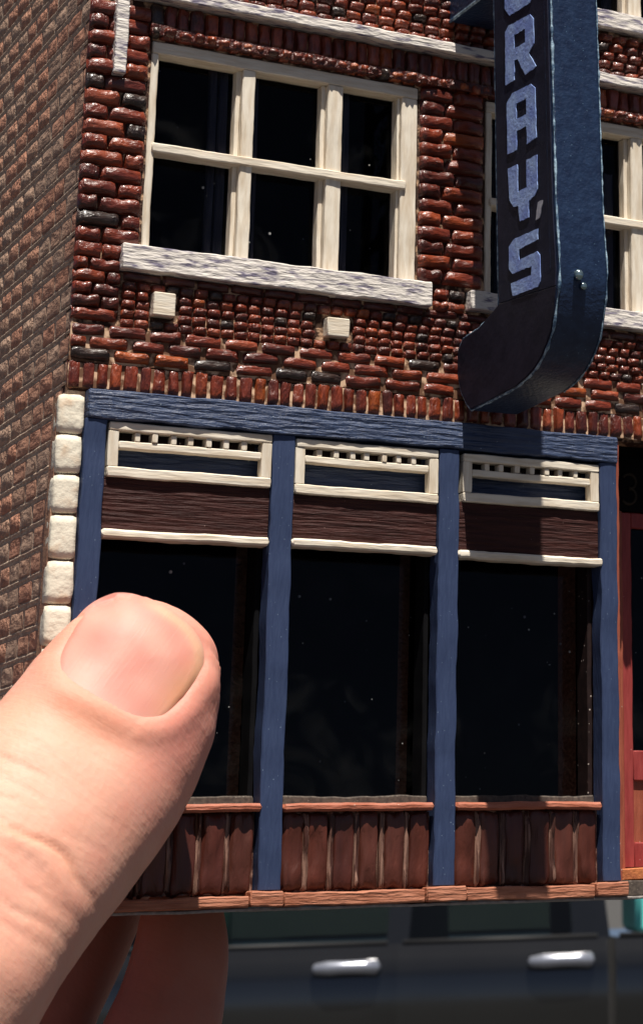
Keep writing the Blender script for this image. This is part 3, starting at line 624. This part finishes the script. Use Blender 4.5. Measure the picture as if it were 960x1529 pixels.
# ================================================================== THE HAND
def skin_mat(name, nail=False):
    m = bpy.data.materials.new(name); m.use_nodes = True; nt = m.node_tree; b = nt.nodes['Principled BSDF']; L = nt.links
    at = nt.nodes.new('ShaderNodeVertexColor'); at.layer_name = 'pigment_and_shade'
    tc = nt.nodes.new('ShaderNodeTexCoord'); mp = nt.nodes.new('ShaderNodeMapping'); mp.inputs['Scale'].default_value = (1000, 1000, 1000)
    L.new(tc.outputs['Object'], mp.inputs[0])
    n = nt.nodes.new('ShaderNodeTexNoise'); n.inputs['Scale'].default_value = .35; n.inputs['Detail'].default_value = 5; L.new(mp.outputs[0], n.inputs['Vector'])
    hv = nt.nodes.new('ShaderNodeMix'); hv.data_type = 'RGBA'; hv.blend_type = 'MULTIPLY'; hv.inputs['Factor'].default_value = 0.35 if not nail else .1
    rp = nt.nodes.new('ShaderNodeValToRGB'); rp.color_ramp.elements[0].position = .35; rp.color_ramp.elements[1].position = .65
    rp.color_ramp.elements[0].color = (1, .80, .74, 1); rp.color_ramp.elements[1].color = (1, 1, 1, 1)
    L.new(n.outputs['Fac'], rp.inputs[0]); L.new(at.outputs['Color'], hv.inputs['A']); L.new(rp.outputs[0], hv.inputs['B'])
    L.new(hv.outputs['Result'], b.inputs['Base Color'])
    b.inputs['Subsurface Weight'].default_value = 0.25 if not nail else .2; b.inputs['Subsurface Radius'].default_value = (1, .35, .2); b.inputs['Subsurface Scale'].default_value = 0.0022
    b.inputs['Roughness'].default_value = .58 if not nail else .5; b.inputs['Specular IOR Level'].default_value = .28 if not nail else .2
    v = nt.nodes.new('ShaderNodeTexVoronoi'); v.inputs['Scale'].default_value = 1.9; v.distance = 'EUCLIDEAN'
    mp3 = nt.nodes.new('ShaderNodeMapping'); mp3.inputs['Scale'].default_value = (1, 1, .6) if not nail else (.3, .3, .3); L.new(mp.outputs[0], mp3.inputs[0]); L.new(mp3.outputs[0], v.inputs['Vector'])
    n2 = nt.nodes.new('ShaderNodeTexNoise'); n2.inputs['Scale'].default_value = 1.2; n2.inputs['Detail'].default_value = 6; L.new(mp.outputs[0], n2.inputs['Vector'])
    cb = nt.nodes.new('ShaderNodeCombineXYZ')           # fine lines running across the thumb
    for i_, (ax_, k_) in enumerate((((-0.568, -0.1571, -0.8079), 2.6), ((0.8188, -0.2081, -0.5351), .45 if not nail else 3.5), ((-0.2974, -0.951, -0.0851), .5))):
        if nail and i_ == 0: k_ = .12
        dt = nt.nodes.new('ShaderNodeVectorMath'); dt.operation = 'DOT_PRODUCT'; dt.inputs[1].default_value = tuple(c_*k_ for c_ in ax_)
        L.new(mp.outputs[0], dt.inputs[0]); L.new(dt.outputs['Value'], cb.inputs[i_])
    n7 = nt.nodes.new('ShaderNodeTexNoise'); n7.inputs['Scale'].default_value = 1.0; n7.inputs['Detail'].default_value = 4; n7.inputs['Distortion'].default_value = .4; L.new(cb.outputs[0], n7.inputs['Vector'])
    ad0 = nt.nodes.new('ShaderNodeMath'); ad0.operation = 'MULTIPLY_ADD'; ad0.inputs[1].default_value = 1.5; L.new(n7.outputs['Fac'], ad0.inputs[0]); L.new(v.outputs['Distance'], ad0.inputs[2])
    ad = nt.nodes.new('ShaderNodeMath'); ad.operation = 'ADD'; L.new(ad0.outputs[0], ad.inputs[0]); L.new(n2.outputs['Fac'], ad.inputs[1])
    bp = nt.nodes.new('ShaderNodeBump'); bp.inputs['Strength'].default_value =   .20 if not nail else .14; bp.inputs['Distance'].default_value = .12*S
    L.new(ad.outputs[0], bp.inputs['Height']); L.new(bp.outputs[0], b.inputs['Normal'])
    return m
M_skin = skin_mat('skin'); M_nail = skin_mat('nail_plate', True)
O = Vector((8.414, -8.6, 29.315)); A = Vector((-0.568, -0.1571, -0.8079)); W = Vector((0.8188, -0.2081, -0.5351)); N = Vector((-0.2974, -0.951, -0.0851))
thumb_st = [(8.41, -8.6, 29.25, .9), (8.04, -8.6, 28.56, 4.0), (7.69, -8.6, 27.71, 5.5), (6.7, -8.6, 26.47, 6.9), (5.9, -8.6, 25.3, 7.9), (5.18, -8.6, 24.14, 8.6), (4.19, -8.6, 22.54, 9.1), (3.4, -8.6, 20.74, 9.7),
            (2.48, -8.73, 19.16, 10.0), (1.05, -9.09, 16.63, 10.4), (-.7, -9.61, 13.95, 10.65), (-3.28, -10.42, 10.49, 10.7), (-6.03, -11.39, 6.95, 10.6), (-9.33, -12.61, 3.2, 10.5),
            (-12.39, -13.92, -.54, 10.6), (-14.53, -14.95, -3.33, 10.8), (-19, -15, -10, 12), (-24, -12, -18, 14), (-29, -4, -28, 16), (-32, 6, -38, 18)]
def loft(mb, st, flat, seg=40, wv=None):
    vs = []; fs = []; cs = [Vector(s[:3]) for s in st]
    for i, c in enumerate(cs):
        t = (cs[min(i+1, len(cs)-1)]-cs[max(i-1, 0)]).normalized()
        if i < 3: t = A
        w = (W - t*W.dot(t)).normalized(); n = w.cross(t); n = n if n.dot(N) > 0 else -n
        r = st[i][3]; fl = flat(i)
        for k in range(seg):
            a = 2*math.pi*k/seg; ca, sa = math.cos(a), math.sin(a)
            ex = 0.92; x = math.copysign(abs(ca)**ex, ca)*r; y = math.copysign(abs(sa)**ex, sa)*r*fl*(0.92 if sa > 0 else 1.0)
            vs.append(c + w*x + n*y)
    m = len(cs)
    for i in range(m-1):
        for k in range(seg): fs.append((i*seg+k, i*seg+(k+1) % seg, (i+1)*seg+(k+1) % seg, (i+1)*seg+k))
    fs.append(tuple(range(seg-1, -1, -1))); fs.append(tuple((m-1)*seg+k for k in range(seg))); mb.add(vs, fs)
hb = MB()
loft(hb, thumb_st, lambda i: [.8, .8, .78, .78, .78, .78, .78, .78, .79, .8, .82, .86, .9, .92, .95, 1, 1, 1, 1, 1][i])
def finger(mb, pts, rs, seg=20):
    """fingertip is first"""
    P = [Vector(p) for p in pts]; t = (P[0]-P[1]).normalized(); r0 = rs[0]
    pp = [P[0]+t*r0*.97, P[0]+t*r0*.8, P[0]+t*r0*.45] + P; rr = [r0*.25, r0*.62, r0*.9] + list(rs)
    # resample smoothly
    out = []; ro = []
    for i in range(len(pp)-1):
        k = 3 if i < 3 else 8
        p0 = pp[max(i-1, 0)]; p1 = pp[i]; p2 = pp[i+1]; p3 = pp[min(i+2, len(pp)-1)]
        for q in range(k):
            u = q/k; out.append(0.5*((2*p1)+(p2-p0)*u+(2*p0-5*p1+4*p2-p3)*u*u+(-p0+3*p1-3*p2+p3)*u**3)); ro.append(rr[i]*(1-u)+rr[i+1]*u)
    out.append(pp[-1]); ro.append(rr[-1]); mb.tube(out, ro, seg)
finger(hb, [(20.6, 22, -1.6), (20.6, 22, -4.6), (20.1, 22.2, -8.5), (18.8, 22.5, -13.5), (13.5, 24, -27), (-2, 26, -47), (-16, 26, -60)], [4.9, 5.4, 5.8, 6.4, 7.6, 8.6, 9])
finger(hb, [(18.2, 36, 8), (14.4, 35, -1.4), (10.2, 34, -9.5), (3.0, 33, -23), (-12, 30, -40), (-22, 28, -52)], [4.8, 5.1, 5.4, 7.0, 8.4, 9])
finger(hb, [(8, 50, 10), (3, 50, -3), (-4, 47, -16), (-14, 40, -32), (-26, 32, -46)], [5.8, 6.5, 7, 7.8, 9])
finger(hb, [(30, 12, -24), (22, 14, -34), (10, 18, -46), (-4, 22, -60), (-14, 24, -68)], [5.2, 5.8, 6.4, 7.4, 8.4])
def blob(mb, c, r, ax=(1, 1, 1), seg=24):
    vs = []; fs = []
    for i in range(1, 12):
        th = math.pi*i/12
        for k in range(seg): a = 2*math.pi*k/seg; vs.append((c[0]+r*ax[0]*math.sin(th)*math.cos(a), c[1]+r*ax[1]*math.sin(th)*math.sin(a), c[2]+r*ax[2]*math.cos(th)))
    for i in range(10):
        for k in range(seg): fs.append((i*seg+k, i*seg+(k+1) % seg, (i+1)*seg+(k+1) % seg, (i+1)*seg+k))
    fs.append(tuple(range(seg))); fs.append(tuple(10*seg+k for k in range(seg))[::-1]); mb.add(vs, fs)
blob(hb, (-34, 14, -58), 26, (1.0, .85, 1.15)); blob(hb, (-26, 26, -56), 22, (1.0, .7, 1.1)); blob(hb, (-30, 2, -34), 17)
hb.tube([(-34, 14, -62), (-46, 10, -95), (-58, 0, -140), (-72, -14, -220), (-82, -24, -300)], [27, 24, 25, 30, 36], 28)
me0 = hb.mesh('hand_base', M_skin, True, unit=1.0)
tmp = bpy.data.objects.new('tmp', me0); scene.collection.objects.link(tmp)
rm = tmp.modifiers.new('r', 'REMESH'); rm.mode = 'VOXEL'; rm.voxel_size = 0.42; rm.use_smooth_shade = True
sm = tmp.modifiers.new('s', 'SMOOTH'); sm.factor = .6; sm.iterations = 14
dg = bpy.context.evaluated_depsgraph_get(); ev = tmp.evaluated_get(dg); me = bpy.data.meshes.new_from_object(ev)
bpy.data.objects.remove(tmp)
def gauss(x, w): return math.exp(-(x/w)**2)
bvh = BVHTree.FromPolygons([v.co.copy() for v in me.vertices], [tuple(p.vertices) for p in me.polygons])
# nail outline in thumb coordinates: a (mm from tip), w (mm across)
def nail_field(a, w):
    """<1 inside the nail"""
    ca, cw, la, lw = 7.5, -1.45, 6.8, 6.9
    u = (a-ca)/la; v = (w-cw)/(lw*(1-.06*u))
    # cuticle end straighter, tip end rounder
    return (abs(u)**3.2 + abs(v)**3.4)**(1/3.3) if u > 0 else (abs(u)**2.3 + abs(v)**2.6)**(1/2.45)
col = me.color_attributes.new('pigment_and_shade', 'FLOAT_COLOR', 'POINT')
base = Vector((0.64, 0.335, 0.245)); pink = Vector((0.60, 0.245, 0.195)); orange = Vector((0.59, 0.25, 0.135)); pale = Vector((0.69, 0.41, 0.31)); shaded_skin = Vector((0.32, 0.105, 0.075))
nrm = [v.normal.copy() for v in me.vertices]
for i, v in enumerate(me.vertices):
    p = v.co; r = p-O; a = r.dot(A); w = r.dot(W); nn = r.dot(N); n = nrm[i]; facing = n.dot(N)
    d = 0.0; c = base.copy()
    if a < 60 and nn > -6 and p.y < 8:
        wig = .6*noise.noise(Vector((w*.25, a*.08, 1)))
        if a < 20 and facing > -.2:
            f = nail_field(a, w)
            if f < 1.0: d -= .34*min(1, (1.0-f)/.08)
            d += .24*gauss(f-1.16, .17)*(1 if a > 3 else .2)*(1.5 if w > 3 else 1)
            c = c.lerp(orange, .30*gauss(f-1.12, .16)); c = c.lerp(pink, .30*gauss(f-1.05, .5))
        if facing > .0:
            d -= .35*gauss(a-17.6+wig+.1*w, 2.0)*gauss(w+1, 7)                # soft hollow behind the nail
            c = c.lerp(orange, .42*gauss(a-16.6+.05*w, 1.9)*gauss(w+1.5, 6))
            for ac, aw, amp, w0, ww in ((20.8, .22, .06, -3, 4), (22.2, .24, .08, -2, 5), (23.4, .22, .07, 3, 4), (24.4, .28, .14, -5, 4), (26.3, .24, .10, 1, 6), (27.6, .26, .12, -5, 4), (29.9, .33, .34, 2.0, 5.5), (31.2, .9, -.32, 1.5, 6), (33.2, .3, .16, 0, 7), (34.9, .35, .18, 3, 5),
                                        (37.0, .45, .22, -2, 8), (19.6, .22, .06, 2, 4)):
                cc = a-ac-1.7*noise.noise(Vector((w*.16, ac*.3, 3)))-.35*noise.noise(Vector((w*.9, ac, 3)))-.07*w
                d -= amp*gauss(cc, aw)*gauss(w-w0, ww)
                if amp > .3: c = c.lerp(orange, .35*gauss(cc, aw*2)*gauss(w-w0, ww))
            d += .25*noise.noise(p*.13)
            c = c.lerp(pale, .35*gauss(a-24, 5)*gauss(w+1, 6))
        c = c.lerp(pink, .85*gauss(w-7.5, 3.6)*gauss(a-12, 9)); c = c.lerp(pink, .35*max(0, noise.noise(Vector((a*.22, w*.22, 8)))*1.6))
        c = c.lerp(pink, .5*gauss(a-1.5, 3))
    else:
        c = c.lerp(shaded_skin, .8)  # away from the thumb, the model's shade is put into the skin colour
    v.co = p + n*d
    k = 1+.05*noise.noise(p*.35)
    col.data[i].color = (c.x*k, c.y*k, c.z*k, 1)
for v in me.vertices: v.co *= S
me.materials.clear(); me.materials.append(M_skin)
for p in me.polygons: p.use_smooth = True; p.material_index = 0
me.name = 'hand'
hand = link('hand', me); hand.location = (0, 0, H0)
tag(hand, 'bare hand gripping the brick model, thumb flat on the shopfront and fingers underneath', 'hand')
# the nail plate
nm = MB(); na, nw = 44, 44; cols = []; vs = []; grid = {}
for i in range(na+1):
    for k in range(nw+1):
        u = -1+2*i/na; v = -1+2*k/nw
        # square to disc-like outline matching nail_field = 0.985
        ca, cw, la, lw = 7.5, -1.45, 6.8, 6.9
        f = 0; lo_, hi_ = 0.0, 1.6
        L_ = max(abs(u), abs(v), 1e-6); du, dv = u/L_, v/L_
        for _ in range(18):
            mid = (lo_+hi_)/2
            if nail_field(ca+du*mid*la, cw+dv*mid*lw) < (1.0 if du > 0 else 1.015): lo_ = mid
            else: hi_ = mid
        a = ca+du*L_*lo_*la; w = cw+dv*L_*lo_*lw
        org = O+A*a+W*w*1.0+N*40; hit = bvh.ray_cast(org, -N, 80)
        if hit[0] is None: hit = (O+A*a+W*w, N, 0, 0)
        q = hit[0]; r2 = L_
        lift = .08 - .9*max(0, r2-.88)/.12*(1 if du > -.2 else max(0, min(1, (1+du*1.15)*1.3)))
        tipf = max(0, -u-.55)/.45
        q = q + N*(lift+.05*tipf) + A*(-.25*tipf**2)
        vs.append(q); grid[(i, k)] = len(vs)-1
        c = Vector((0.56, 0.23, 0.185))
        mott = noise.noise(Vector((a*.35, w*.35, 4)))
        c = c.lerp(Vector((.60, .30, .24)), max(0, min(1, .5+mott)))
        lun = gauss((a-13.6)/2.6, 1)*gauss((w+3.0)/4.5, 1); c = c.lerp(Vector((.62, .36, .30)), .8*lun)
        fe = gauss(r2-.93, .07)*max(0, min(1, (w+4.5)/3)) if u < -.1 else 0
        c = c.lerp(Vector((.68, .44, .27)), .55*fe)
        c = c.lerp(Vector((.58, .27, .12)), .6*gauss((w-4.7)/1.8, 1)*gauss((a-7)/4, 1))
        if du > -.3 and r2 > .86: c = c.lerp(Vector((.50, .20, .13)), .55*min(1, (r2-.86)/.08))
        cols.append(c)
for _ in range(14):
    nv_ = list(vs)
    for i in range(1, na):
        for k in range(1, nw):
            av = (vs[grid[(i-1, k)]]+vs[grid[(i+1, k)]]+vs[grid[(i, k-1)]]+vs[grid[(i, k+1)]])/4
            if max(abs(-1+2*i/na), abs(-1+2*k/nw)) < .86: nv_[grid[(i, k)]] = vs[grid[(i, k)]]*.4+av*.6
    vs = nv_
fs = [(grid[(i, k)], grid[(i+1, k)], grid[(i+1, k+1)], grid[(i, k+1)]) for i in range(na) for k in range(nw)]
nm.add(vs, fs); nme = nm.mesh('thumbnail', M_nail, True)
ca_ = nme.color_attributes.new('pigment_and_shade', 'FLOAT_COLOR', 'POINT')
for i, c in enumerate(cols): ca_.data[i].color = (*c, 1)
link('thumbnail', nme, hand)

# ================================================================== GROUND AND CAR
M_asph = mat('asphalt', (0.045, 0.044, 0.043), .9, .3, col2=(0.065, 0.063, 0.060), nscale=3, mm=False, bump=.5, bscale=60, bumpdist=.01)
b = MB(); b.add([(-400, -400, 0), (400, -400, 0), (400, 400, 0), (-400, 400, 0)], [(0, 1, 2, 3)]); tag(b.build('road', M_asph, unit=1.0), kind='structure')
M_paint = mat('black_car_paint', (0.003, 0.0035, 0.004), .12, .45, mm=False, metal=.0, col2=(0.005, 0.0055, 0.006), nscale=2, coat=1.0)
M_trim = mat('black_trim', (0.01, 0.01, 0.011), .6, .3, mm=False, col2=(0.014, 0.014, 0.015), nscale=5)
M_tyre = mat('tyre_rubber', (0.02, 0.02, 0.02), .8, .3, mm=False, col2=(0.03, 0.03, 0.03), nscale=9)
M_rim = mat('alloy', (0.5, 0.5, 0.52), .3, .5, mm=False, metal=1, col2=(0.42, 0.42, 0.44), nscale=6)
M_hand = mat('grey_handle_paint', (0.30, 0.32, 0.38), .24, .5, mm=False, metal=.55, col2=(0.36, 0.38, 0.44), nscale=8, coat=.7)
M_cglass = glass_mat('car_glass', (0.5, 0.56, 0.54), 0.0, 1.0, mm=False)
M_seat = mat('seat_cloth_tree_reflection', (0.02, 0.05, 0.035), .9, .2, mm=False, col2=(0.035, 0.08, 0.055), nscale=6)  # green put into the seats for trees reflected in the side windows
M_lamp = mat('lamp_red', (0.4, 0.02, 0.02), .2, .5, mm=False, col2=(0.3, 0.015, 0.015), nscale=5)
M_white_lamp = mat('lamp_clear', (0.6, 0.6, 0.62), .15, .5, mm=False, col2=(0.5, 0.5, 0.52), nscale=5)
car = bpy.data.objects.new('pickup_truck', None); scene.collection.objects.link(car)
tag(car, 'black parked pickup truck with grey door handles, out of focus below the brick model', 'truck')
U = Vector((.908, -.42, 0)).normalized(); Nn = Vector((-.42, -.908, 0)).normalized()
org = Vector((CP.x, CP.y, 0)) + Vector((.42, .908, 0)).normalized()*8.5
car.matrix_world = Matrix(((U.x, -Nn.x, 0, org.x), (U.y, -Nn.y, 0, org.y), (0, 0, 1, 0), (0, 0, 0, 1)))   # local x along the car, -y out of its near side, z up
HW = .93
side_prof = [(.10, .28), (.035, .40), (.016, .60), (.006, .78), (.0, .925), (.008, .955), (.028, 1.00), (.046, 1.043)]   # (inset from widest, z)
def prof_pt(u, j, near=True, out=0.0):
    ins_, z = side_prof[j]
    nose = max(0, (-u-1.9)/.8); tail = max(0, (u-1.5)/.55)
    ins2 = ins_ + .22*nose**2 + .12*tail**2
    zz_ = z
    if j >= 4: zz_ = z - .20*max(0, (-u-1.2)/1.4)*(j-3)/4 - .02*max(0, u-1)
    y = ins2 - out
    return (u, y if near else 2*HW - y, zz_)
J = len(side_prof); R_ = 2*J
def body_loft(name, us):
    b = MB(); ring = []
    for u in us:
        for j in range(J): ring.append(prof_pt(u, j))
        for j in range(J-1, -1, -1): ring.append(prof_pt(u, j, False))
    fs = []
    for i in range(len(us)-1):
        for j in range(R_): fs.append((i*R_+j, i*R_+(j+1) % R_, (i+1)*R_+(j+1) % R_, (i+1)*R_+j))
    fs.append(tuple(range(R_))); fs.append(tuple((len(us)-1)*R_+j for j in range(R_-1, -1, -1)))
    b.add(ring, fs); o = b.build(name, M_paint, car, smooth=True, unit=1.0)
    md = o.modifiers.new('edges', 'EDGE_SPLIT'); md.split_angle = math.radians(32)
body_loft('body', [-2.65, -2.6, -2.45, -2.2, -1.9, -1.6, -1.3, -1.0, -.7, -.3, 0, .3, .645])
body_loft('load_bed', [.672, .9, 1.1, 1.3, 1.6, 1.9, 2.0, 2.25, 2.3])
# greenhouse pillars and roof
def gh(u, t, near=True):   # t 0 belt .. 1 roof
    return (u, (.10+.17*t) if near else 2*HW-(.10+.17*t), 1.035+.56*t)
def quadbar(name, u0, u1, v0, v1, m=M_paint):
    for near in (True, False):
        b = MB(); P = [gh(u0, 0, near), gh(u1, 0, near), gh(v1, 1, near), gh(v0, 1, near)]
        th = .035 if near else -.035
        b.add(P+[(p[0], p[1]+th, p[2]) for p in P], [(0, 1, 2, 3), (7, 6, 5, 4), (0, 4, 5, 1), (1, 5, 6, 2), (2, 6, 7, 3), (3, 7, 4, 0)]); b.build(name, m, car, unit=1.0)
quadbar('pillar', -1.35, -1.25, -.62, -.52); quadbar('pillar', -.16, -.08, -.12, -.04); quadbar('pillar', .52, .66, .50, .60)
b = MB(); b.plank(-.6, .60, .26, 2*HW-.26, 1.58, 1.66, ch=.03, j=0, step=.3); b.build('roof', M_paint, car, unit=1.0)
for near in (True, False):
    for (a0, a1, c0, c1) in ((-1.25, -.16, -.52, -.12), (-.08, .53, -.04, .51)):
        b = MB(); dy = .012 if near else -.012
        P = [gh(a0, 0, near), gh(a1, 0, near), gh(c1, 1, near), gh(c0, 1, near)]; P = [(p[0], p[1]+dy, p[2]) for p in P]
        b.add(P+[(p[0], p[1]+dy*.4, p[2]) for p in P], [(0, 1, 2, 3), (7, 6, 5, 4), (0, 4, 5, 1), (1, 5, 6, 2), (2, 6, 7, 3), (3, 7, 4, 0)]); b.build('side_window', M_cglass, car, unit=1.0)
b = MB(); b.add([(-1.38, .12, 1.04), (-1.38, 2*HW-.12, 1.04), (-.6, 2*HW-.28, 1.6), (-.6, .28, 1.6)], [(0, 1, 2, 3)]); b.build('windscreen', M_cglass, car, unit=1.0)
b = MB(); b.add([(.655, .14, 1.045), (.655, 2*HW-.14, 1.045), (.60, 2*HW-.28, 1.59), (.60, .28, 1.59)], [(0, 1, 2, 3)]); b.build('rear_window', M_cglass, car, unit=1.0)
# doors: thin shells standing 5 mm proud, with gaps between them
for (u0, u1, hu) in ((-1.15, -.135, -.30), (-.12, .628, .47)):
    for near in (True, False):
        b = MB(); n = 8; vs = []; fs = []
        for i in range(n+1):
            for j in range(1, J): vs.append(prof_pt(u0+(u1-u0)*i/n, j, near, .006))
        Q = J-1
        for i in range(n):
            for j in range(Q-1): fs.append((i*Q+j, i*Q+j+1, (i+1)*Q+j+1, (i+1)*Q+j))
        b.add(vs, fs); d = b.build('door', M_paint, car, smooth=True, unit=1.0)
        sgn = -1 if near else 1; y0 = 0.0 if near else 2*HW
        hb_ = MB(); hl = .118
        pts = [(hu-hl, y0+sgn*.014, .962), (hu-hl*.9, y0+sgn*.022, .966), (hu-hl*.5, y0+sgn*.030, .968), (hu, y0+sgn*.033, .969), (hu+hl*.5, y0+sgn*.031, .969), (hu+hl*.9, y0+sgn*.024, .967), (hu+hl, y0+sgn*.014, .964)]
        hb_.tube(pts, [.008, .020, .025, .023, .024, .028, .012], 14); ho = hb_.build('handle', M_hand, d, smooth=True, unit=1.0)
        mb_ = MB(); mb_.tube([(u0+.02, prof_pt(u0, 7, near, .004)[1], 1.047), (u1-.02, prof_pt(u0, 7, near, .004)[1], 1.047)], .009, 8); mb_.build('waist_trim', M_trim, d, smooth=True, unit=1.0)
def disc(name, parent, m, u, y, r, t, z=.34, seg=28):
    b = MB(); vs = [(u+r*math.cos(2*math.pi*k/seg), yy, z+r*math.sin(2*math.pi*k/seg)) for yy in (y, y+t) for k in range(seg)]
    b.add(vs, [tuple(range(seg)), tuple(range(2*seg-1, seg-1, -1))]+[(k, (k+1) % seg, seg+(k+1) % seg, seg+k) for k in range(seg)]); return b.build(name, m, parent, unit=1.0)
b = MB(); b.tube([(.69, prof_pt(.64, 7, True, -.002)[1], 1.047), (1.5, prof_pt(.64, 7, True, -.002)[1], 1.044)], .010, 8); b.build('waist_trim', M_trim, car, smooth=True, unit=1.0)
for u in (-1.78, 1.3):
    for y in (-.012, 2*HW-.215):
        w = bpy.data.objects.new('wheel', None); scene.collection.objects.link(w); w.parent = car
        disc('tyre', w, M_tyre, u, y, .34, .227); disc('rim', w, M_rim, u, y-.006 if y < .5 else y+.1, .22, .14)
        disc('wheel_arch', w, M_trim, u, y+.004 if y < .5 else y-.0, .39, .21, z=.36)
for y in (.3, 1.15):
    for u in (-1.0, -.1):
        s_ = MB(); s_.plank(u, u+.16, y, y+.45, .6, 1.28, ch=.05, j=.01, step=.2); s_.plank(u+.02, u+.12, y+.1, y+.34, 1.3, 1.48, ch=.04, j=.01, step=.1); s_.build('seat', M_seat, car, smooth=True, unit=1.0)
for y in (.28, 2*HW-.5):
    h_ = MB(); h_.plank(-2.66, -2.5, y, y+.3, .66, .80, ch=.03, j=0, step=.1); h_.build('headlight', M_white_lamp, car, unit=1.0)
    h_ = MB(); h_.plank(2.24, 2.32, y-.08, y+.12, .8, 1.02, ch=.03, j=0, step=.1); h_.build('tail_light', M_lamp, car, unit=1.0)
M_teal = mat('teal_reflection_colour', (0.10, 0.52, 0.50), .5, .4, mm=False, col2=(0.14, 0.60, 0.57), nscale=4)
b = MB(); b.plank(.76, 1.60, .12, .8, 1.05, 1.30, ch=.02, j=.004, step=.1)  # box added to stand in for a teal reflection beside the cab
b.build('teal_reflection_box', M_teal, None, unit=1.0)
tb = bpy.data.objects['teal_reflection_box']; tb.matrix_world = car.matrix_world.copy()
tag(tb, 'added teal box standing in for a teal reflection, on the load bed cover of the black truck', 'box')
